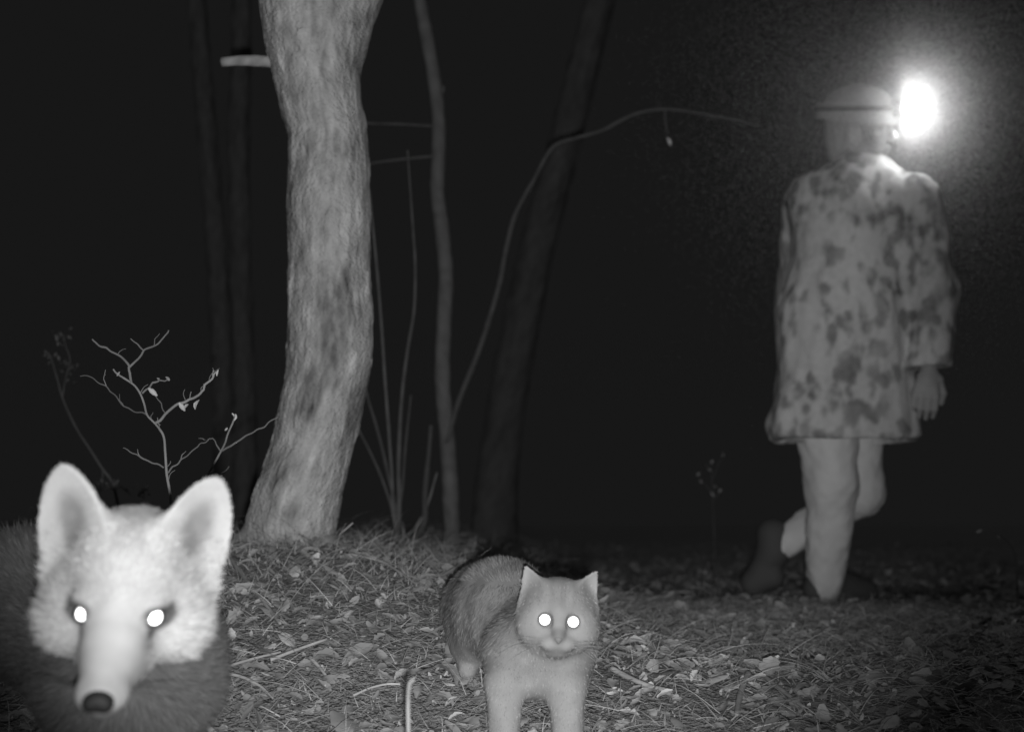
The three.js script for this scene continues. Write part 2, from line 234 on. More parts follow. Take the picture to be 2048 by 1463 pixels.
// ---- leaves
function leafGeo(len, wid, o = {}) { // a blade with a midrib fold, lobed or toothed edge and a curl
  const R = 9, pos = [], idx = [], s = rr(0, 50), curl = o.curl ?? rr(-0.9, 0.9), roll = o.roll ?? rr(-0.5, 1.1), twist = rr(-.6, .6);
  for (let i = 0; i <= R; i++) { const t = i / R, w = wid * Math.pow(Math.sin(Math.PI * Math.min(1, 0.06 + t * 0.9)), 0.8) * (1 + (o.lobe ?? 0.35) * Math.sin(t * 22 + s) * 0.6), y0 = len * t, z0 = curl * len * (t - 0.5) * (t - 0.5);
    for (let j = 0; j < 5; j++) { const u = j / 2 - 1, a = twist * (t - .5), x = u * w * 0.5, z = z0 + roll * Math.abs(u) * Math.abs(u) * w * 0.35 + 0.06 * len * N3(u * 1.3 + s, t * 3, s); pos.push(x * Math.cos(a), y0 - len / 2, z + x * Math.sin(a)); } }
  for (let i = 0; i < R; i++) for (let j = 0; j < 4; j++) { const a = i * 5 + j; idx.push(a, a + 1, a + 5, a + 1, a + 6, a + 5); }
  const g = new THREE.BufferGeometry(); g.setAttribute('position', new THREE.BufferAttribute(new Float32Array(pos), 3)); g.setIndex(idx); g.computeVertexNormals(); g.userData.local = true; return g;
}
const leafMats = [0.25, 0.33, 0.43, 0.54, 0.66].map(v => grey(v, 0.8)), darkLeafMats = [0.1, 0.15, 0.2].map(v => grey(v, 0.8));
const smallLeaves = Array.from({ length: 6 }, () => leafGeo(1, rr(0.4, 0.6), { lobe: 0.1 }));
function hangLeaf(parent, at, len, mat, down = true) { const m = new THREE.Mesh(smallLeaves[Math.floor(rnd() * 6)], mat); m.name = 'leaf'; m.scale.set(len * .75, len * .85, len); m.position.copy(at).sub(worldBase(parent)); m.rotation.set(rr(-.4, .4), rr(-1.1, 1.1), down ? Math.PI + rr(-.9, .9) : rr(-1.2, 1.2)); parent.add(m); }
{ // the lit twig right above the fox's head
  const d = 1.75, base = P(352, 1120, d); base.y = ground(base.x, base.z) - 0.02;
  const s = thing('shrub', base, 'forked leafless twig with a few hanging buds, brightest twig above the fox', 'shrub');
  const T = (pts, r0, r1, v = 0.42) => part('branch', twig(stem(trace(kinked(pts), d), r0, r1, { step: 0.004, knot: 0.9, knots: 55 }), v), twigMat, s);
  part('stem', twig(stem([base, ...trace([[341, 1000], [333, 947], [330, 905], [326, 870], [310, 847], [294, 830], [288, 808], [281, 789], [270, 772], [260, 764], [246, 755], [232, 746], [226, 738]], d)], 0.0031, 0.0015, { step: 0.005, knot: 0.8, knots: 45 }), 0.42), twigMat, s);
  T([[311, 845], [330, 828], [356, 807], [379, 798], [393, 792], [402, 784], [409, 769], [425, 756], [436, 745]], .0026, .0017, .46);
  T([[262, 765], [259, 745], [258, 732], [247, 718], [235, 709], [212, 695], [189, 683], [184, 678]], .0021, .0013, .3);
  T([[258, 734], [278, 715], [287, 700], [307, 692], [322, 680], [333, 667], [337, 660]], .0021, .0012, .32);
  T([[287, 701], [275, 688], [261, 677]], .0014, .0009, .28);
  T([[284, 786], [298, 775], [304, 765], [320, 760], [338, 757]], .0017, .001, .34);
  T([[297, 832], [270, 824], [247, 812], [230, 790], [212, 772], [184, 755], [160, 752]], .0015, .0009, .2);
  T([[327, 935], [305, 926], [284, 916], [262, 905], [246, 895]], .0015, .0009, .25);
  T([[336, 945], [352, 930], [361, 919], [384, 901], [400, 886], [419, 876]], .0016, .0009, .27);
  T([[330, 826], [322, 806], [310, 790]], .0012, .0008, .22);
  T([[379, 797], [382, 783]], .001, .0007, .4);
  T([[425, 756], [426, 740]], .001, .0007, .4);
  for (let i = 0; i < 16; i++) { const src = [[326, 870], [333, 947], [302, 838], [281, 789], [345, 815], [370, 800], [402, 784], [235, 709], [307, 692], [247, 812], [361, 919], [284, 916], [320, 850], [336, 960], [212, 772], [418, 760]][i], a = rr(-2.6, -.5), L = rr(14, 34); T([src, [src[0] + Math.cos(a) * L * .5, src[1] + Math.sin(a) * L * .5], [src[0] + Math.cos(a + .3) * L, src[1] + Math.sin(a + .3) * L]], .0009, .0005, rr(.2, .4)); }
  for (const [x, y, l, k] of [[305, 783, .022, 4], [364, 814, .02, 4], [391, 808, .02, 4], [372, 812, .012, 3], [436, 746, .012, 4], [426, 741, .01, 3], [318, 759, .012, 2], [334, 757, .012, 2], [236, 747, .01, 2]]) hangLeaf(s, P(x, y, d - 0.004), l, leafMats[Math.max(0, k - 2)]);
}
{
  const d = 1.9, base = P(395, 1110, d); base.y = ground(base.x, base.z) - 0.02;
  const s = thing('shrub', base, 'thin forked twig between the fox ear and the thick tree', 'shrub');
  const T = (pts, r0, r1, v = 0.36) => part('branch', twig(stem(trace(kinked(pts), d), r0, r1, { step: 0.004, knot: 0.7, knots: 50 }), v), twigMat, s);
  part('stem', twig(stem([base, ...trace([[402, 990], [409, 960], [426, 930], [442, 901], [450, 885], [455, 868], [463, 850], [470, 833]], d)], 0.003, 0.0015, { step: 0.005, knot: 0.6, knots: 45 }), 0.4), twigMat, s);
  T([[444, 901], [462, 891], [479, 880], [505, 865], [528, 854], [556, 834]], .0019, .001, .32);
  T([[441, 902], [432, 888], [424, 876]], .0014, .0009, .32);
  T([[426, 876], [410, 880], [397, 876]], .001, .0007, .3);
  T([[415, 950], [440, 946], [458, 932]], .001, .0007, .2);
  for (const [x, y, l, k] of [[471, 834, .014, 4], [467, 830, .01, 3], [452, 858, .008, 2]]) hangLeaf(s, P(x, y, d - 0.004), l, leafMats[k]);
}
{
  const d = 3.0, base = P(250, 1090, d); base.y = ground(base.x, base.z) - 0.02;
  const s = thing('shrub', base, 'dim arching shrub with small clustered leaves at the far left', 'shrub');
  part('stem', twig(stem([base, ...trace([[224, 965], [205, 938], [178, 896], [155, 861], [126, 800], [112, 750], [100, 710]], d)], 0.005, 0.002, { step: 0.01 }), 0.2), twigMat, s);
  part('branch', twig(stem(trace([[124, 795], [132, 750], [140, 720], [130, 690], [126, 668]], d), .0025, .0014), .18), twigMat, s);
  part('branch', twig(stem(trace([[205, 938], [204, 960], [198, 985]], d), .002, .001), .22), twigMat, s);
  part('branch', twig(stem(trace([[226, 968], [240, 972], [262, 990]], d), .002, .001), .22), twigMat, s);
  for (const [cx, cy, sx, sy, n, k] of [[122, 672, 22, 14, 14, 1], [96, 712, 16, 14, 8, 1], [136, 738, 18, 24, 14, 0], [198, 968, 14, 10, 12, 2], [228, 970, 12, 8, 10, 2], [290, 984, 14, 10, 12, 2], [262, 976, 14, 8, 6, 1]]) for (let i = 0; i < n; i++) hangLeaf(s, P(cx + gauss() * sx * .6, cy + gauss() * sy * .6, d + gauss() * .05), rr(.008, .02), darkLeafMats[k], false);
}
{
  const d = 4.1, base = P(1428, 1120, d); base.y = ground(base.x, base.z) - 0.02;
  const s = thing('seedling', base, 'small leafy seedling standing in the dark left of the walking person', 'plant');
  part('stem', twig(stem([base, ...trace([[1428, 1050], [1426, 1000], [1424, 960], [1422, 925]], d)], .004, .0015), .18), twigMat, s);
  for (const p of [[[1424, 960], [1436, 930], [1446, 908]], [[1425, 985], [1408, 965], [1396, 945]], [[1426, 1000], [1440, 985], [1448, 980]]]) part('branch', twig(stem(trace(p, d), .002, .001), .18), twigMat, s);
  for (const [x, y, l, k] of [[1446, 908, .02, 3], [1425, 922, .02, 2], [1418, 938, .024, 1], [1397, 948, .02, 1], [1402, 962, .018, 2], [1424, 988, .022, 2], [1440, 980, .018, 3], [1430, 972, .018, 1], [1412, 930, .016, 0]]) hangLeaf(s, P(x, y, d - 0.01), l, leafMats[k], false);
}
{
  const d = 3.0, base = P(2030, 1150, d); base.y = ground(base.x, base.z) - 0.02;
  const s = thing('shrub', base, 'dim twig with curled leaves at the right edge of the picture', 'shrub');
  part('stem', twig(stem([base, ...trace([[2028, 1100], [2004, 1072], [1980, 1062], [1962, 1060]], d)], .003, .0014), .5), twigMat, s);
  for (const [x, y, l] of [[1960, 1062, .02], [1998, 1072, .018], [1996, 1142, .022], [2000, 1160, .016]]) hangLeaf(s, P(x, y, d), l, leafMats[4], false);
}
{ const d = 3.6, p = P(1339, 282, d), m = new THREE.Mesh(leafGeo(.03, .012, { lobe: .1 }), leafMats[4]); m.name = 'dry_leaf'; m.position.copy(p); m.rotation.set(.2, .3, .45); scene.add(m); tag(m, 'single curled dry leaf hanging from the bent branch of the sapling', 'leaf'); }

// ------------------------------------------------------------------ litter on the ground
{
  const variants = Array.from({ length: 14 }, () => leafGeo(1, rr(0.45, 0.75), { lobe: rr(0.1, 0.45) }));
  const M = new THREE.Matrix4(), q = new THREE.Quaternion(), spots = [];
  const place = (dens, x0, x1, z0, z1) => { const n = Math.round((x1 - x0) * (z0 - z1) * dens); for (let i = 0; i < n; i++) { const x = rr(x0, x1), z = rr(z1, z0); if (rnd() < 0.8 + 1.6 * fbm(x * 2.6, 8, z * 2.6, 2)) spots.push([x, z]); } };
  place(2300, -1.5, 1.7, -0.6, -2.1); place(1500, -1.7, 2.4, -2.1, -3.5); place(420, -3, 4, -3.5, -6.5); place(120, -4, 5, -6.5, -11);
  const toPx = v => { const c = Math.cos(PITCH), s = Math.sin(PITCH), y = v.y - EYE, z = v.z, cy = y * c + z * s, cz = -y * s + z * c; return [W / 2 + FOCAL * v.x / -cz, H / 2 - FOCAL * cy / -cz, -cz]; };
  const all = spots.map(([x, z]) => { const l = rr(0.014, 0.036) * (rnd() < 0.2 ? 1.7 : 1), p = V(x, ground(x, z) + rr(0.002, 0.018), z), [px, py, d] = toPx(p), v = Math.floor(rnd() * 14), e = new THREE.Euler(-Math.PI / 2 + gauss() * 0.38, gauss() * 0.4, rnd() * 6.283, 'YXZ'); e.order = 'YXZ'; e.y = rnd() * 6.283; e.z = gauss() * 0.4;
    const inFrame = px > 350 && px < 2030 && py < 1450 && !(px > 60 && px < 470 && py < 1430);
    return { l, p, v, e, d, seen: inFrame ? l / d : 0, k: Math.min(4, Math.max(0, Math.floor(2 + gauss() * 1.1 + 1.6 * fbm(x * 3, 4, z * 3, 2)))) }; });
  all.sort((a, b) => b.seen - a.seen);
  for (const a of all.slice(0, 300)) { const m = new THREE.Mesh(variants[a.v], leafMats[a.k]); m.name = 'leaf'; m.scale.setScalar(a.l); m.position.copy(a.p); m.rotation.copy(a.e); m.castShadow = m.receiveShadow = true; groundMesh.add(m); }
  const col = new THREE.Color(), litterMat = grey(1, 0.85);
  for (let v = 0; v < 14; v += 1) { const mine = all.slice(300).filter(a => a.v === v), im = new THREE.InstancedMesh(variants[v], litterMat, mine.length); mine.forEach((a, i) => { M.compose(a.p, q.setFromEuler(a.e), V(a.l, a.l, a.l)); im.setMatrixAt(i, M); const t = [0.27, 0.36, 0.46, 0.57, 0.7][a.k] * rr(.8, 1.1); im.setColorAt(i, col.setRGB(t, t, t)); }); im.name = 'leaf_litter'; im.userData.kind = 'stuff'; groundMesh.add(im); }
  { const n = 30000, im = new THREE.InstancedMesh(variants[3], litterMat, n), e = new THREE.Euler(); for (let i = 0; i < n; i++) { const near = rnd() < .7, z = near ? rr(-.6, -2.6) : rr(-2.4, -5), x = near ? rr(-1.4, 1.7) : rr(-2, 3), l = rr(.004, .012); e.set(-Math.PI / 2 + gauss() * .6, rnd() * 6.283, gauss() * .6, 'YXZ'); M.compose(V(x, ground(x, z) + rr(.001, .012), z), q.setFromEuler(e), V(l, l * rr(.6, 1.6), l)); im.setMatrixAt(i, M); const t = rr(.15, .6); im.setColorAt(i, col.setRGB(t, t, t)); } im.name = 'leaf_crumbs'; im.userData.kind = 'stuff'; groundMesh.add(im); }
  // dry grass, needles and thin straws
  const straw = (() => { const pos = [], idx = []; for (let i = 0; i <= 6; i++) { const t = i / 6, w = 0.5 * (1 - 0.7 * t); pos.push(-w, 0.22 * Math.sin(t * 2.6), t, w, 0.22 * Math.sin(t * 2.6), t); } for (let i = 0; i < 6; i++) { const a = i * 2; idx.push(a, a + 2, a + 1, a + 1, a + 2, a + 3); } const g = new THREE.BufferGeometry(); g.setAttribute('position', new THREE.BufferAttribute(new Float32Array(pos), 3)); g.setIndex(idx); g.computeVertexNormals(); return g; })();
  const n = 66000, im = new THREE.InstancedMesh(straw, litterMat, n), e = new THREE.Euler();
  for (let i = 0; i < n; i++) { const near = rnd() < 0.75, z = near ? rr(-0.6, -3.2) : rr(-3.0, -9), x = near ? rr(-1.5, 1.9) : rr(-3, 4), up = sstep(0.3, -0.3, x) * sstep(-1.7, -2.2, z), L = rr(0.02, 0.085) * (rnd() < .12 ? 1.8 : 1);
    e.set(-Math.abs(gauss()) * (0.14 + 0.2 * up) - 0.02, rnd() * 6.283, gauss() * .4, 'YXZ'); M.compose(V(x, ground(x, z) + rr(0.001, 0.014), z), q.setFromEuler(e), V(rr(.0006, .0019), L * rr(.4, 1), L)); im.setMatrixAt(i, M); const t = rr(.32, .7); im.setColorAt(i, col.setRGB(t, t, t)); }
  im.name = 'dry_grass'; im.userData.kind = 'stuff'; groundMesh.add(im);
}
DIM = 0.9;
// sticks and straws that stand out one by one
function onGround(pts, lift = 0.006) { return pts.map(([px, py, up]) => { let lo = 0.7, hi = 9; for (let i = 0; i < 40; i++) { const m = (lo + hi) / 2, p = P(px, py, m); p.y > ground(p.x, p.z) ? lo = m : hi = m; } const p = P(px, py, (lo + hi) / 2); p.y = ground(p.x, p.z) + lift + (up ?? 0); return p; }); }
function stick(name, pts, r0, r1, v, label, o = {}) { const g = twig(stem(pts, r0, r1, { step: 0.006, knot: .4, ...o }), v), b = pts[0].clone(); g.translate(-b.x, -b.y, -b.z); const m = new THREE.Mesh(g, twigMat); m.name = numbered(name); m.position.copy(b); m.castShadow = m.receiveShadow = true; scene.add(m); return tag(m, label, 'twig'); }
stick('stick', onGround([[452, 1118], [490, 1170], [540, 1235], [560, 1262]], .012), .0045, .003, .4, 'long thin stick slanting down the litter beside the fox ear');
stick('stick', onGround([[540, 1338], [580, 1322], [640, 1300], [652, 1296]], .014), .0032, .0022, .5, 'short pale stick crossing a dark hollow in the litter right of the fox');
stick('stick', onGround([[380, 1390], [430, 1368], [500, 1345], [560, 1330]], .02), .003, .0018, .42, 'thin pale stick on the litter under the fox cheek');
{ const b = P(812, 1440, 1.12), t = P(821, 1362, 1.12); b.y = ground(b.x, b.z) - .01; stick('stalk', [b, b.clone().lerp(t, .5).add(V(.001, 0, 0)), t, P(829, 1358, 1.12)], .0026, .0022, .32, 'pale cut stalk standing upright at the bottom edge left of the cat'); }
stick('straw', onGround([[705, 1408], [740, 1392], [775, 1384], [800, 1384]], .012), .0022, .0014, .6, 'bright bent straw on the litter left of the upright stalk');
stick('straw', [...onGround([[1308, 1182]], .004), ...onGround([[1330, 1200], [1355, 1200], [1385, 1200]], .026), ...onGround([[1402, 1184]], .005)].map((p, i) => p), .0018, .001, .6, 'arched straw on the ground right of the cat');
stick('stick', onGround([[1225, 1352], [1262, 1372], [1300, 1388], [1345, 1398]], .012), .005, .003, .46, 'curved pale stick on the litter right of the cat legs');
stick('stick', onGround([[1498, 1362], [1486, 1390], [1478, 1420], [1474, 1446]], .012), .0055, .004, .4, 'thick short stick lying toward the viewer in the right litter');
stick('stick', onGround([[1515, 1355], [1545, 1380], [1580, 1408], [1610, 1432]], .012), .004, .003, .3, 'dark stick slanting to the lower right in the right litter');
stick('stick', onGround([[1386, 1330], [1396, 1318], [1412, 1300]], .012), .0026, .0018, .45, 'short twig tip poking up in the litter right of the cat');
stick('stick', [...onGround([[672, 1078]], 0), P(686, 1062, 2.3), P(706, 1045, 2.3)], .003, .0018, .4, 'small twig rising beside the foot of the thick tree');
stick('straw', onGround([[440, 1372], [480, 1380], [520, 1400], [545, 1425]], .02), .003, .0016, .5, 'curved straw at the bottom edge under the fox cheek');
stick('stick', onGround([[620, 1330], [640, 1352], [652, 1368]], .012), .0035, .002, .48, 'short pointed chip of wood right of the dark hollow');
stick('stick', onGround([[1805, 1172], [1830, 1196], [1850, 1212]], .014), .003, .002, .5, 'faint stick on the dark ground at the right');
stick('stick', onGround([[700, 1128], [760, 1142], [800, 1166], [830, 1188]], .02), .0028, .0016, .42, 'thin twig on the slope right of the thick tree');
stick('stick', onGround([[860, 1120], [900, 1128], [930, 1142]], .02), .0026, .0016, .4, 'thin twig on the slope above the cat back');

// ------------------------------------------------------------------ the fox
const frameOf = (at, pitch, yaw, roll) => { const m = new THREE.Matrix4().lookAt(camera.position, at, V(0, 1, 0)).multiply(new THREE.Matrix4().makeRotationFromEuler(new THREE.Euler(pitch, yaw, roll, 'ZYX'))); m.setPosition(at); return m; };
function earField(L, Wd, cup, thick, e1 = 2.3, e2 = 0.62) { // base at the origin, tip along +y, hollow side along +z
  return (x, y, z) => { const t = Math.min(1, Math.max(0, y / L)), w = Math.max(0.002, Wd * Math.pow(Math.max(0, 1 - Math.pow(t, e1)), e2)), u = x / Wd, zz = z + cup * (1 - u * u) * (1 - 0.5 * t), dx = Math.abs(x) - w, dz = Math.abs(zz) - thick * (1.25 - 0.6 * t), dy = Math.max(y - L, -0.014 - y); const a = Math.max(dx, 0), b = Math.max(dz, 0), c = Math.max(dy, 0); return 0.62 * (Math.min(Math.max(dx, dz, dy), 0) + Math.sqrt(a * a + b * b + c * c)); };
}
const whiskerMat = grey(0.12, .6);
const at3 = (f, x, y, z) => V(x, y, z).applyMatrix4(f);
const dir3 = (f, x, y, z) => V(x, y, z).transformDirection(f);
function eyes(group, frame, list, rx, ry, ball, rim = 0.02) { // dark eyeballs whose mirror-like backs throw the flash back
  const dark = grey(rim, 0.4), tapetum = new THREE.MeshStandardMaterial({ color: 0xffffff, metalness: 1, roughness: 0.34 });
  for (const [x, y, z] of list) {
    const c = at3(frame, x, y, z), look = flash.position.clone().lerp(camera.position, 0.5).sub(c).normalize(), b = worldBase(group);
    const e = new THREE.Mesh(new THREE.SphereGeometry(ball, 28, 20), dark); e.name = 'eye'; e.position.copy(c).sub(b); group.add(e);
    const p = new THREE.Mesh(new THREE.SphereGeometry(1, 28, 10, 0, 6.2832, 0, Math.PI / 2), tapetum); p.name = 'pupil'; p.scale.set(rx, 0.0006, ry); p.quaternion.setFromUnitVectors(V(0, 1, 0), look); p.position.copy(look.multiplyScalar(ball * 0.93)); e.add(p);
  }
}
{
  const D = 1.03, F = frameOf(P(250, 1198, D - 0.03), 0.47, -0.11, -0.085), h = (f, k) => within(F, f, k);
  const q = (x, y, z) => V(x, y, z), inv = F.clone().invert();
  const earF = s => { const m = new THREE.Matrix4().makeRotationFromEuler(new THREE.Euler(-0.15, s * 0.3, -s * 0.33, 'ZYX')); m.setPosition(s * 0.046, 0.027, -0.022); return F.clone().multiply(m); };
  const ears = [-1, 1].map(earF), earInv = ears.map(m => m.clone().invert());
  const chest = P(262, 1335, 1.2), hip = P(-60, 1205, 1.68), mid = P(60, 1200, 1.42), nape = P(256, 1190, 1.12);
  const list = [
    h(egg(q(0, 0.026, -0.035), q(0.054, 0.046, 0.058))), ...[-1, 1].map(k => h(egg(q(k * 0.042, -0.022, -0.01), q(0.033, 0.04, 0.034)), .02)), ...[-1, 1].map(k => h(bone(q(k * 0.022, -0.038, 0.02), q(k * 0.009, -0.039, 0.078), 0.016, 0.011), .015)),
    h(bone(q(0, 0.022, 0.005), q(0, -0.008, 0.052), 0.037, 0.0215), .03), h(bone(q(0, -0.012, 0.046), q(0, -0.033, 0.108), 0.0218, 0.0145), .02), h(bone(q(0, -0.036, 0.03), q(0, -0.048, 0.098), 0.02, 0.009), .014),
    h(egg(q(-0.025, 0.011, 0.03), q(0.014, 0.011, 0.012)), .014), h(egg(q(0.025, 0.011, 0.03), q(0.014, 0.011, 0.012)), .014),
    h(egg(q(-0.012, -0.036, 0.1), q(0.009, 0.01, 0.012)), .01), h(egg(q(0.012, -0.036, 0.1), q(0.009, 0.01, 0.012)), .01),
    ...ears.map(m => within(m, earField(0.088, 0.036, 0.012, 0.0034), 0.02)),
    bone(nape, chest, 0.05, 0.07, .05), bone(chest, mid, 0.08, 0.085, .06), bone(mid, hip, 0.085, 0.09, .06), bone(at3(F, 0, -0.01, -0.04), nape, 0.045, 0.05, .04),
  ];
  const foot = (x, z) => V(x, ground(x, z) + 0.012, z);
  for (const [a, s, kx, kz, r] of [[chest, -1, -0.045, 0.02, .032], [chest, 1, 0.05, -0.02, .032]]) { const sh = a.clone().add(V(kx, -0.02, 0)), el = V(a.x + kx, 0.12, a.z + kz - .02), wr = V(a.x + kx, 0.05, a.z + kz), ft = foot(a.x + kx, a.z + kz + .005); list.push(bone(sh, el, .045, r, .03), bone(el, wr, .026, .017, .015), bone(wr, ft, .017, .016, .01), bone(ft, V(ft.x, ft.y, ft.z + .03), .016, .013, .01)); }
  for (const s of [-1, 1]) { const hp = hip.clone().add(V(s * 0.045, -.01, -.02)), kn = V(hp.x + .03, .12, hp.z + .06), hk = V(hp.x - .03, .085, hp.z - .05), ft = foot(hk.x + .02, hk.z + .02); list.push(bone(hp, kn, .06, .036, .03), bone(kn, hk, .03, .016, .015), bone(hk, ft, .015, .014, .01), bone(ft, V(ft.x + .02, ft.y, ft.z + .028), .015, .012, .01)); }
  const tb = hip.clone().add(V(-.06, .02, -.05)); list.push(bone(hip, tb, .05, .03, .03), bone(tb, tb.clone().add(V(-.15, -.09, -.06)), .03, .05, .02), bone(tb.clone().add(V(-.15, -.09, -.06)), tb.clone().add(V(-.3, -.12, -.08)), .05, .02, .02));
  const sock = [-1, 1].map(s => h(egg(q(s * 0.0305, 0.001, 0.0345), q(0.0095, 0.009, 0.011)), 0));
  const sdf0 = blend(list), sdf = (x, y, z) => { let d = sdf0(x, y, z); for (const k of sock) d = smax(d, -k(x, y, z), 0.006); return d; };
  const body = detailed(sdf, V(-1.25, -0.12, -1.95), V(-0.2, 0.36, -0.76), 0.006, V(F.elements[12] - .13, F.elements[13] - .13, F.elements[14] - .12), V(F.elements[12] + .13, F.elements[13] + .19, F.elements[14] + .15), 0.0022);
  const base = V(chest.x, 0, chest.z), fox = thing('fox', base, 'fox with pricked ears and shining eyes staring into the camera, close up at left', 'fox');
  const L = V();
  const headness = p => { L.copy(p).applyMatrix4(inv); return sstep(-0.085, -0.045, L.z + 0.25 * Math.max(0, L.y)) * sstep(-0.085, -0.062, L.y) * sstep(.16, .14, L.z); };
  const tone = p => {
    L.copy(p).applyMatrix4(inv); const { x, y, z } = L, ax = Math.abs(x);
    let v = 0.33; // crown and brow
    v = mix(v, 0.39, sstep(0.025, 0.06, z)); // muzzle
    v = mix(v, 0.4, sstep(0.03, 0.05, ax) * sstep(0.005, -0.02, y)); // cheeks
    const ex = ax - 0.0305, ey = y - 0.001, e = Math.hypot(ex / 1.15, ey, 0); v = mix(v, 0.07, sstep(0.017, 0.0115, e) * sstep(0, .02, z) * sstep(.056, .046, z));
    const tr = Math.hypot((ax - 0.0185) / 1.1, (y + 0.0115) / 0.9); v = mix(v, 0.13, 0.8 * sstep(0.0135, 0.004, tr) * sstep(0.01, .025, z) * sstep(.07, .054, z));
    v = mix(v, 0.33, 0.1 * sstep(0.014, 0.006, Math.abs(ax - 0.021 - 0.1 * (0.08 - z))) * sstep(0.05, 0.08, z)); 
    for (const m of earInv) { L.copy(p).applyMatrix4(m); if (L.y > 0.012 && Math.abs(L.x) < 0.05 && Math.abs(L.z) < 0.04 && L.y < 0.11) { const r = Math.hypot(L.x / 0.02, (L.y - 0.036) / 0.036); if (L.z > -0.012) v = mix(v, 0.14 + 0.05 * fbm(p.x * 60, p.y * 60, p.z * 60, 2), 0.9 * sstep(1.05, 0.35, r)); v = mix(v, 0.4, sstep(0.02, 0.03, Math.abs(L.x)) * .6); } }
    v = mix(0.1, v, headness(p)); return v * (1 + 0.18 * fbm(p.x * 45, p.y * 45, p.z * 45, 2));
  };
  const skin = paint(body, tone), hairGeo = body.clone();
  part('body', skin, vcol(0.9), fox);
  const front = p => sstep(-1.45, -1.2, p.z) * 0.8 + 0.05;
  const centre = at3(F, 0, -0.02, 0.11);
  fur('fur', hairGeo, 95000, { weight: p => front(p) * (headness(p) > 0.3 ? 1.6 : 1) * sstep(-1.5, -1.3, p.z), width: 0.0009, rise: 0.5, jitter: .42, tone, material: grey(1, 0.85),
    length: p => { L.copy(p).applyMatrix4(inv); let l = mix(0.006, 0.0025, sstep(0.03, 0.07, L.z)); l = mix(l, 0.017, sstep(0.045, 0.065, Math.abs(L.x)) * sstep(0.03, -0.02, L.y)); for (const m of earInv) { L.copy(p).applyMatrix4(m); if (L.y > 0.03) l = 0.0035; } return mix(0.022, l, headness(p)); },
    lean: (p, n) => { const d = p.clone().sub(centre); d.addScaledVector(n, -d.dot(n)); return d.normalize().multiplyScalar(0.8); } }, fox);
  const noseAt = at3(F, 0, -0.0315, 0.119), ng = nets(blend([egg(V(0, 0, 0), V(.0118, .0092, .0085)), egg(V(-.0065, -.002, .002), V(.0055, .006, .006), .004), egg(V(.0065, -.002, .002), V(.0055, .006, .006), .004)]), V(-.016, -.014, -.014), V(.016, .014, .014), .0012);
  ng.applyMatrix4(F.clone().setPosition(noseAt)); part('nose', ng, grey(0.009, 0.7), fox);
  for (const k of [-1, 1]) for (let i = 0; i < 7; i++) { const a = at3(F, k * (0.012 + 0.0015 * (i % 3)), -0.032 - 0.0035 * (i % 3), 0.1 - .006 * (i % 2)), b = at3(F, k * (0.05 + .006 * (i % 3)), -0.034 - 0.008 * (i % 4), 0.088), c = at3(F, k * (0.082 + .008 * (i % 3)), -0.046 - 0.011 * (i % 4), 0.065); part('whisker', stem([a, b, c], .00032, .0001, { rad: 4, step: .008 }), whiskerMat, fox); }
  eyes(fox, F, [[-0.0305, 0.001, 0.0325], [0.0305, 0.001, 0.0325]], 0.006, 0.0068, 0.0088);
}

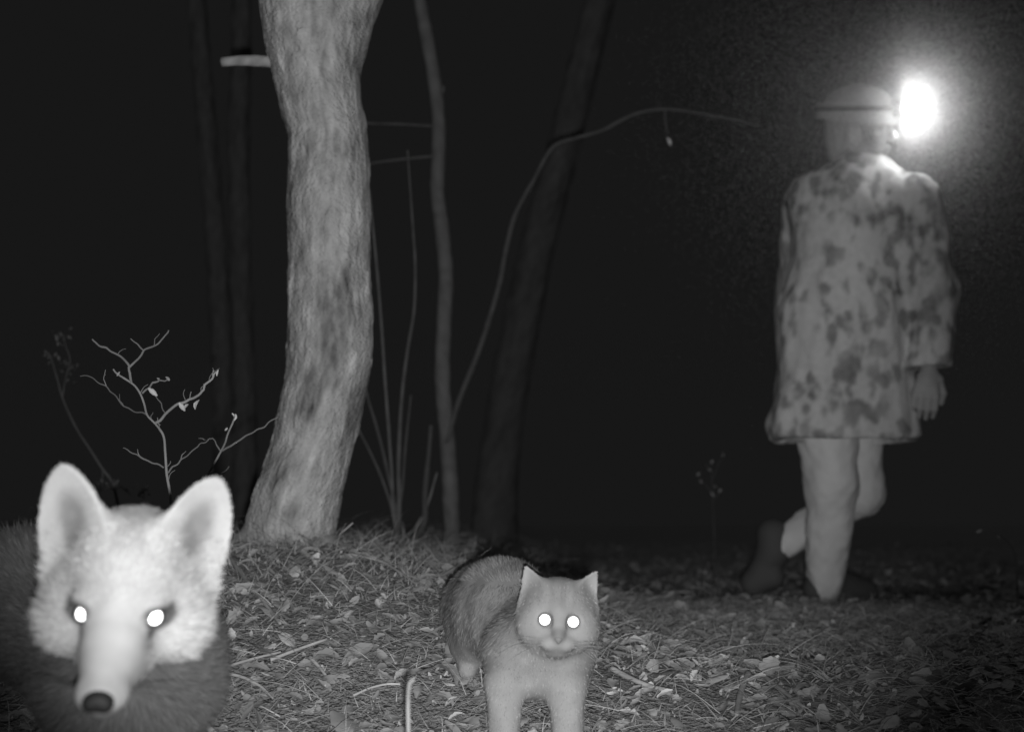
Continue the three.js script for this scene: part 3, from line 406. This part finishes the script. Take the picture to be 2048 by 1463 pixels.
// ------------------------------------------------------------------ the cat
{
  const D = 1.45, F = frameOf(P(1116, 1232, D), 0.22, 0.06, -0.07), inv = F.clone().invert(), h = (f, k) => within(F, f, k), q = (x, y, z) => V(x, y, z);
  const ears = [-1, 1].map(s => { const m = new THREE.Matrix4().makeRotationFromEuler(new THREE.Euler(-0.1, s * 0.5, -s * 0.5, 'ZYX')); m.setPosition(s * 0.03, 0.02, -0.006); return F.clone().multiply(m); });
  const sh = P(1085, 1300, 1.56), midb = P(1004, 1218, 1.66), hip = P(975, 1208, 1.78);
  const list = [h(egg(q(0, 0.008, -0.012), q(0.0455, 0.041, 0.045))), h(egg(q(-0.029, -0.014, 0.004), q(0.024, 0.022, 0.025)), .02), h(egg(q(0.029, -0.014, 0.004), q(0.024, 0.022, 0.025)), .02), h(egg(q(-0.0095, -0.027, 0.03), q(0.0135, 0.011, 0.014)), .01), h(egg(q(0.0095, -0.027, 0.03), q(0.0135, 0.011, 0.014)), .01), h(egg(q(0, -0.037, 0.017), q(0.013, 0.01, 0.012)), .012), h(bone(q(0, 0.01, 0.028), q(0, -0.016, 0.043), 0.01, 0.0065), .012),
    ...ears.map(m => within(m, earField(0.045, 0.023, 0.008, 0.0024, 1.4, 0.8), 0.014)),
    bone(at3(F, 0, -0.02, -0.03), sh, 0.045, 0.057, .03), bone(sh, midb, 0.058, 0.064, .05), bone(midb, hip, 0.064, 0.066, .05), egg(P(1082, 1316, 1.51), V(.062, .052, .05), .03)];
  const g0 = (x, z, r) => V(x, ground(x, z) + r, z);
  const leg = (a, b, c, ra, rb, rc) => list.push(bone(a, b, ra, rb, .03), bone(b, c, rb, rc, .012));
  { const c = P(1008, 1412, 1.45), p1 = g0(c.x, c.z, .012); leg(P(1026, 1305, 1.53), P(1010, 1365, 1.48), p1, .042, .026, .019); list.push(bone(p1, V(p1.x, p1.y, p1.z + .022), .0195, .0165, .008)); }
  { const c = P(1137, 1418, 1.45), p1 = g0(c.x, c.z, .012); leg(P(1120, 1310, 1.51), P(1132, 1368, 1.47), p1, .042, .026, .019); list.push(bone(p1, V(p1.x, p1.y, p1.z + .022), .0185, .0155, .008)); }
  { const c = P(936, 1372, 1.68), p1 = g0(c.x, c.z, .012), kn = P(945, 1285, 1.68), hk = P(938, 1328, 1.76); list.push(bone(P(955, 1222, 1.76), kn, .052, .034, .03), bone(kn, hk, .03, .017, .015), bone(hk, p1, .016, .0155, .01), bone(p1, V(p1.x, p1.y, p1.z + .02), .0165, .0145, .008)); }
  { const c = P(1030, 1340, 1.84), p1 = g0(c.x, c.z, .012), kn = P(1030, 1285, 1.78), hk = P(1030, 1310, 1.86); list.push(bone(P(1000, 1222, 1.8), kn, .05, .034, .03), bone(kn, hk, .03, .017, .015), bone(hk, p1, .016, .015, .01), bone(p1, V(p1.x, p1.y, p1.z + .02), .0165, .0145, .008)); }
  { const a = hip.clone().add(V(-.02, -.03, -.05)), b = a.clone().add(V(-.01, -.13, -.04)), c = b.clone().add(V(-.02, -.04, -.1)); list.push(bone(hip, a, .04, .022, .03), bone(a, b, .02, .018, .02), bone(b, c, .018, .014, .02)); }
  const sock = [-1, 1].map(s => h(egg(q(s * 0.0185, 0.001, 0.032), q(0.0105, 0.0095, 0.009)), 0)), s0 = blend(list), sdf = (x, y, z) => { let d = s0(x, y, z); for (const k of sock) d = smax(d, -k(x, y, z), 0.005); return d; };
  const body = detailed(sdf, V(-0.2, -0.12, -2.15), V(0.25, 0.32, -1.34), 0.0045, V(F.elements[12] - .085, F.elements[13] - .07, F.elements[14] - .06), V(F.elements[12] + .085, F.elements[13] + .11, F.elements[14] + .075), 0.002);
  const base = V(sh.x, ground(sh.x, sh.z), sh.z), cat = thing('cat', base, 'small tabby cat with glowing eyes walking toward the camera on the leaf litter', 'cat'), L = V();
  const tone = p => { L.copy(p).applyMatrix4(inv); const { x, y, z } = L, head = sstep(-0.05, -0.02, z) * sstep(-0.075, -0.045, y); let b = 0.2 + 0.06 * sstep(-1.7, -1.5, p.z);
    const st = Math.sin((p.z * 1.1 + p.x * .6) * 78 + 3 * fbm(p.x * 8, p.y * 8, p.z * 8, 2)); b *= 1 - 0.3 * sstep(0.2, 0.8, st) * sstep(-1.52, -1.6, p.z); b *= 1 - 0.35 * sstep(0.2, .26, p.y) * sstep(-1.55, -1.62, p.z);
    if (p.y < 0.05) b = mix(0.32, b, sstep(0.03, 0.055, p.y));
    let v = 0.3; v = mix(v, 0.245, sstep(0.005, 0.03, y) * (0.4 + 0.5 * sstep(-.2, .5, Math.sin(x * 420)))); v = mix(v, 0.32, sstep(0.03, 0.01, Math.hypot(Math.abs(x) - 0.014, y + 0.026))); v = mix(v, 0.2, sstep(0.014, 0.006, Math.hypot(x * 1.2, y + 0.014)) * sstep(.02, .04, z)); v = mix(v, 0.36, sstep(0.03, 0.05, Math.abs(x)) * sstep(0.01, 0.04, y));
    return mix(b, v, head) * (1 + 0.2 * fbm(p.x * 50, p.y * 50, p.z * 50, 2)); };
  const hairGeo = paint(body, tone).clone(); part('body', body, vcol(0.9), cat);
  const centre = at3(F, 0, -0.015, 0.045);
  fur('fur', hairGeo, 60000, { width: 0.0009, rise: 0.5, jitter: .4, tone, material: grey(1, 0.85), weight: p => sstep(-1.95, -1.8, p.z),
    length: p => { L.copy(p).applyMatrix4(inv); const head = sstep(-0.05, -0.02, L.z); let l = mix(0.012, mix(0.006, 0.003, sstep(.015, .035, L.z)), head); if (L.y > 0.04) l = 0.003; if (p.y < .07) l = .005; return l; },
    lean: (p, n) => { const d = p.clone().sub(centre); if (p.y < .16) d.set(0, -1, 0); d.addScaledVector(n, -d.dot(n)); return d.normalize().multiplyScalar(0.8); } }, cat);
  const na = at3(F, 0, -0.0185, 0.0475), ng = nets(blend([egg(V(0, 0, 0), V(.0052, .0038, .0035)), egg(V(0, -.003, 0), V(.0022, .0035, .003), .002)]), V(-.008, -.01, -.006), V(.008, .007, .006), .0008); ng.applyMatrix4(F.clone().setPosition(na)); part('nose', ng, grey(0.2, 0.7), cat);
  eyes(cat, F, [[-0.0185, 0.001, 0.029], [0.0185, 0.001, 0.029]], 0.0074, 0.0072, 0.0094, 0.3);
  const wm = grey(0.4, .6); for (const s of [-1, 1]) for (let i = 0; i < 6; i++) { const a = at3(F, s * (0.012 + 0.002 * (i % 3)), -0.024 - 0.003 * (i % 3), 0.039), b = at3(F, s * (0.04 + .006 * (i % 3)), -0.02 - 0.006 * (i % 4), 0.04), c = at3(F, s * (0.062 + .006 * (i % 3)), -0.03 - 0.009 * (i % 4), 0.03); part('whisker', stem([a, b, c], .00028, .0001, { rad: 4, step: .006 }), wm, cat); }
}

// ------------------------------------------------------------------ the walking person
const D0 = 3.36;
const personBase = P(1655, 1200, D0); personBase.y = ground(personBase.x, personBase.z);
const person = thing('person', personBase, 'person in a mottled coat and pale trousers walking to the right, wearing a headlamp', 'person');
const HF = frameOf(P(1722, 256, D0), 0.1, 1.15, 0), h = (f, k) => within(HF, f, k);
const J = { hipR: P(1652, 800, 3.33), kneeR: P(1664, 965, 3.32), ankR: P(1650, 1172, 3.36), hipL: P(1700, 800, 3.46), kneeL: P(1722, 985, 3.44), ankL: P(1560, 1092, 3.5), pelvis: P(1690, 770, 3.38), waist: P(1695, 640, 3.38), chest: P(1710, 450, 3.36), neck: P(1708, 342, 3.36), shR: P(1822, 405, 3.27), elR: P(1862, 580, 3.24), wrR: P(1858, 735, 3.18), shL: P(1620, 415, 3.46), elL: P(1604, 600, 3.47), wrL: P(1600, 790, 3.44) };
{
  const face = [h(egg(V(0, 0.03, -0.012), V(0.077, 0.095, 0.097))), h(egg(V(0, -0.045, 0.03), V(0.055, 0.065, 0.06)), .03), h(bone(V(0, -0.092, 0.062), V(0, -0.075, 0.05), .022, .03), .02), h(bone(V(0, 0.012, 0.085), V(0, -0.028, 0.108), 0.009, 0.0125), .012), h(egg(V(0, -0.035, 0.098), V(0.017, 0.009, 0.012)), .008),
    h(egg(V(-0.033, 0.024, 0.078), V(0.022, 0.008, 0.012)), .012), h(egg(V(0.033, 0.024, 0.078), V(0.022, 0.008, 0.012)), .012), h(egg(V(0, -0.06, 0.088), V(0.023, 0.006, 0.009)), .006), h(egg(V(0, -0.07, 0.086), V(0.02, 0.007, 0.009)), .006), h(egg(V(-0.04, -0.02, 0.062), V(0.022, 0.02, 0.02)), .02), h(egg(V(0.04, -0.02, 0.062), V(0.022, 0.02, 0.02)), .02),
    ...[-1, 1].map(s => h(egg(V(s * 0.079, -0.008, -0.008), V(0.009, 0.031, 0.018)), .008)), ...[-1, 1].map(s => h(egg(V(s * 0.031, 0.004, 0.079), V(0.0135, 0.0105, 0.0115)), .004))];
  const headSdf = blend([...face, bone(J.neck, at3(HF, 0, -0.04, -0.02), .056, .054, .03)]);
  const headGeo = nets(headSdf, V(HF.elements[12] - .14, J.neck.y - .02, HF.elements[14] - .14), V(HF.elements[12] + .15, HF.elements[13] + .14, HF.elements[14] + .14), 0.0042);
  const inner = nets(blend([bone(J.pelvis, J.waist, .12, .11, .05), bone(J.waist, J.chest, .11, .125, .05), bone(J.chest, J.neck, .11, .056, .05), bone(J.shR, J.shL, .055, .055, .05), bone(J.shR, J.elR, .044, .036), bone(J.elR, J.wrR, .036, .026), bone(J.shL, J.elL, .044, .036), bone(J.elL, J.wrL, .036, .026), bone(J.hipR, J.kneeR, .066, .046, .05), bone(J.kneeR, J.ankR, .046, .033), bone(J.hipL, J.kneeL, .066, .046, .05), bone(J.kneeL, J.ankL, .044, .032)]), V(.6, -.02, -3.85), V(1.6, 1.45, -2.95), .012);
  const hands = [[J.wrR, P(1852, 790, 3.16), V(1, 0, .25), 1], [J.wrL, P(1572, 838, 3.46), V(.9, 0, .4), -1]].map(([w, kn, side, s]) => { // palm, four fingers and a thumb, slightly curled
    const along = kn.clone().sub(w).normalize(), across = side.clone().addScaledVector(along, -side.dot(along)).normalize(), out = along.clone().cross(across), pt = (a, b, c) => w.clone().addScaledVector(along, a).addScaledVector(across, b).addScaledVector(out, c);
    const L = [bone(w, pt(.04, 0, 0), .024, .024, .015)]; for (let i = 0; i < 4; i++) L.push(bone(pt(.03, -.015 + i * .01, 0), pt(.085, -.028 + i * .0187, 0), .014, .0105, .012));
    [.8, .95, 1, .88].forEach((f, i) => { const b = -.028 + i * .0187, k = f * .04; const a = pt(.088, b, 0), m = pt(.088 + k * .85, b * 1.05, .012 * -1), e = pt(.088 + k * 1.35, b, -.036); L.push(bone(a, m, .0098, .0088, .004), bone(m, e, .0088, .0072, .003)); });
    const t0 = pt(.03, .03 * s, -.004), t1 = pt(.066, .048 * s, -.018), t2 = pt(.092, .046 * s, -.032); L.push(bone(pt(.02, .015 * s, 0), t0, .015, .0135, .01), bone(t0, t1, .0125, .0105, .006), bone(t1, t2, .0105, .0085, .004));
    const lo = V(1e9, 1e9, 1e9), hi = V(-1e9, -1e9, -1e9); for (const p of [w, pt(.16, 0, 0)]) { lo.min(p); hi.max(p); } return nets(blend(L), lo.addScalar(-.075), hi.addScalar(.075), .0034); });
  const body = mergeGeometries([headGeo, inner, ...hands].map(g => { const k = g.toNonIndexed ? g : g; return k; }));
  part('body', body, grey(0.38, 0.6), person);

  // trousers, boots
  const fold = (x, y, z, k, a) => a * fbm(x * k, y * k * 0.45, z * k, 3);
  const legs = blend([bone(J.hipR, J.kneeR, .108, .077, .04), bone(J.kneeR, J.ankR, .074, .05, .03), bone(P(1655, 1060, 3.35), P(1648, 1150, 3.36), .066, .053, .02), bone(J.hipL, J.kneeL, .095, .068, .03), bone(J.kneeL, J.ankL, .067, .05, .03)]);
  const trousers = nets((x, y, z) => legs(x, y, z) - fold(x, y, z, 14, .013) - 0.004 * fbm(x * 40, y * 40, z * 40, 2), V(.6, -.02, -3.85), V(1.5, .9, -3.0), .0072);
  part('trousers', paint(trousers, p => 0.73 * (1 + 0.12 * fbm(p.x * 25, p.y * 25, p.z * 25, 3))), vcol(.95), person);
  const boot = (ank, toe, name) => { const heel = ank.clone().add(V(-.02, 0, 0)).addScaledVector(toe.clone().sub(ank).setY(0).normalize(), -.015), g = nets(blend([bone(ank.clone().add(V(0, .05, 0)), ank, .053, .047, .02), bone(ank, toe, .045, .036, .03), bone(heel.clone().setY(mix(ank.y, toe.y, .8)), toe, .036, .036, .02)]), V(Math.min(ank.x, toe.x) - .1, Math.min(ank.y, toe.y) - .08, Math.min(ank.z, toe.z) - .12), V(Math.max(ank.x, toe.x) + .1, ank.y + .13, Math.max(ank.z, toe.z) + .12), .006); part(name, g, grey(0.085, .8), person); };
  { const t = J.ankR.clone().add(V(.14, 0, -.06)); t.y = ground(t.x, t.z) + .036; boot(J.ankR.clone().setY(ground(J.ankR.x, J.ankR.z) + .085), t, 'boot'); }
  boot(J.ankL.clone().add(V(-.02, -.015, 0)), J.ankL.clone().add(V(-.085, -.12, -.02)).setY(.05), 'boot');

  // coat: one shell with hollow hem, sleeves and collar, mottled print
  const hemY = P(1670, 886, D0).y, ZS = 1.3, ZC = J.chest.z, flat = f => { const g = (x, y, z) => f(x, y, ZC + (z - ZC) * ZS) / 1.12; g.k = f.k; return g; };
  const A = (x, y) => { const p = P(x, y, D0); p.z = ZC; return p; };
  const torso = blend([flat(bone(A(1705, 445), A(1685, 640), .172, .195, .06)), flat(bone(A(1685, 640), A(1668, 900), .195, .222, .06)), bone(J.shL, J.shR, .085, .08, .09), bone(J.chest, P(1704, 376, 3.36), .13, .09, .09), bone(P(1704, 376, 3.36), P(1706, 350, 3.36), .085, .075, .02)]);
  const sleeveR = blend([bone(J.shR, J.elR, .088, .078, .03), bone(J.elR, J.wrR, .076, .064, .03)]), sleeveL = blend([bone(J.shL, J.elL, .086, .076, .03), bone(J.elL, J.wrL, .076, .066, .03)]);
  const flap = bone(P(1560, 850, 3.34), P(1620, 868, 3.3), .045, .03, .02);
  const cuffY = J.wrR.y + .0;
  const coatSdf = (x, y, z) => { let t = torso(x, y, z) - fold(x, y, z, 8, .034); t = smax(t, hemY - y + .012 * N3(x * 7, 0, z * 7), .012); const inside = Math.max(torso(x, y, z) + .03, y - hemY - .16); t = Math.max(t, -inside); t = smin(t, flap(x, y, z), .03); let s = Math.min(sleeveR(x, y, z), sleeveL(x, y, z)) - fold(x, y, z, 15, .02); s = smax(s, cuffY - y, .01); const cav = smax(bone(J.wrR.clone().add(V(0, .06, 0)), J.wrR.clone().add(V(0, -.1, .0)), .036, .036)(x, y, z), 0, 0); s = Math.max(s, -cav); return smin(t, s, .018) ; };
  const coat = nets(coatSdf, V(.58, .3, -3.85), V(1.6, 1.42, -2.95), .0075);
  const hash = (i, j, k, n) => { const v = Math.sin(i * 127.1 + j * 311.7 + k * 74.7 + n * 19.3) * 43758.5453; return v - Math.floor(v); };
  const spot = p => { let m = 9; const X = p.x / .038, Y = p.y / .054, Z = p.z / .038, i = Math.floor(X), j = Math.floor(Y), k = Math.floor(Z); for (let a = -1; a < 2; a++) for (let b = -1; b < 2; b++) for (let c = -1; c < 2; c++) { const s = .75 + .6 * hash(i + a, j + b, k + c, 4); m = Math.min(m, Math.hypot(X - i - a - hash(i + a, j + b, k + c, 1), Y - j - b - hash(i + a, j + b, k + c, 2), Z - k - c - hash(i + a, j + b, k + c, 3)) / s); } return m; };
  const print = p => { const w = fbm(p.x * 3.4, p.y * 2 + 5, p.z * 3.4, 2), u = fbm(p.x * 22 + 3, p.y * 15, p.z * 22, 3), v = fbm(p.x * 9 + 31, p.y * 6, p.z * 9, 3), t = fbm(p.x * 55, p.y * 45, p.z * 55, 2); return 0.58 * (1 - 0.56 * sstep(0.62, 0.14, spot(p) + 1.1 * u + .25 * w) * sstep(-.5, .25, v + .2) - .14 * sstep(.02, .3, v) + 0.3 * w + .16 * t); };
  part('coat', paint(coat, print), vcol(1), person);
  fur('pile', coat, 45000, { width: .0022, rise: .6, jitter: .3, material: grey(1, 1), tone: print, length: () => .011, lean: (p, n) => V(0, -.8, 0) }, person);
  // hair and hat
  const hair = nets(blend([h(egg(V(0, -0.005, -0.028), V(0.088, 0.1, 0.086))), h(egg(V(0, -0.085, -0.045), V(0.062, 0.08, 0.05)), .03)]), V(HF.elements[12] - .16, HF.elements[13] - .2, HF.elements[14] - .16), V(HF.elements[12] + .16, HF.elements[13] + .1, HF.elements[14] + .16), .005);
  part('hair', paint(hair, p => 0.42 * (1 + 0.25 * fbm(p.x * 60, p.y * 14, p.z * 60, 3))), vcol(.8), person);
  const hatSdf = (x, y, z) => { const d = hatIn(x, y, z), e = hatY(x, y, z); return Math.min(smax(d, e, .01), brim(x, y, z)); };
  const hatIn = h((x, y, z) => egg(V(0, 0.045, -0.014), V(0.1, 0.088, 0.114))(x, y, z)), hatY = h((x, y, z) => 0.03 - y - 0.12 * z), brim = h((x, y, z) => { const e = egg(V(0, 0.045, -0.014), V(0.108, 0.12, 0.122))(x, y, z); return Math.max(Math.abs(e + .004) - .006, Math.abs(y + .12 * z - .042) - .022); });
  const hat = nets((x, y, z) => hatSdf(x, y, z) - .0012 * Math.sin(Math.atan2(z - HF.elements[14], x - HF.elements[12]) * 70), V(HF.elements[12] - .18, HF.elements[13] - .1, HF.elements[14] - .18), V(HF.elements[12] + .18, HF.elements[13] + .19, HF.elements[14] + .18), .0048);
  part('hat', paint(hat, p => 0.5 * (1 + 0.15 * fbm(p.x * 50, p.y * 50, p.z * 50, 2))), vcol(1), person);
}
{ // headlamp strapped on over the hat
  const lampAt = at3(HF, 0, 0.06, 0.125), lamp = thing('headlamp', lampAt, 'shining headlamp on the forehead of the walking person', 'headlamp'), strapMat = grey(.2, .8);
  const strap = new THREE.TorusGeometry(1, .06, 6, 60); strap.scale(.112, .122, .14); strap.rotateX(Math.PI / 2); strap.applyMatrix4(HF.clone().multiply(new THREE.Matrix4().makeTranslation(0, .062, -.014))); part('strap', strap, strapMat, lamp);
  const box = nets((x, y, z) => { const q = V(x, y, z), dx = Math.max(Math.abs(q.x) - .017, 0), dy = Math.max(Math.abs(q.y) - .018, 0), dz = Math.max(Math.abs(q.z) - .009, 0); return Math.hypot(dx, dy, dz) - .007; }, V(-.042, -.036, -.03), V(.042, .036, .03), .003); box.applyMatrix4(HF.clone().setPosition(at3(HF, 0, .06, .118))); part('housing', box, grey(.12, .5), lamp);
  const glow = new THREE.MeshStandardMaterial({ color: 0xffffff, emissive: 0xffffff, emissiveIntensity: 9, roughness: .3 });
  const lens = new THREE.SphereGeometry(.019, 28, 16, 0, 6.2832, 0, 1.75); lens.rotateX(Math.PI / 2); lens.applyMatrix4(HF.clone().setPosition(at3(HF, 0, .06, .136))); part('lamp_lens', lens, glow, lamp);
  const bulb = new THREE.PointLight(0xffffff, 0.4, 0, 2); bulb.position.copy(at3(HF, 0, .06, .14)).sub(lampAt); bulb.castShadow = true; bulb.shadow.radius = .3; lamp.add(bulb);
  // cold breath hanging round the lamp: fine droplets that its light makes visible
  const n = 700000, drop = new THREE.OctahedronGeometry(1, 0), im = new THREE.InstancedMesh(drop, grey(.95, 1), n), M = new THREE.Matrix4(), c = at3(HF, 0, .045, .13).add(V(0, 0, .05));
  for (let i = 0; i < n; i++) { const u = rnd(), s = u < .07 ? .06 : u < .42 ? .12 : .25, r = rr(.00028, .0005), p = V(c.x + gauss() * s, c.y + gauss() * s, c.z + gauss() * s); M.makeScale(r, r, r); M.setPosition(p); im.setMatrixAt(i, M); }
  im.name = 'breath_mist'; tag(im, 'pale breath mist lit round the headlamp', 'mist', null, 'stuff'); scene.add(im);
}
renderer.render(scene, camera);
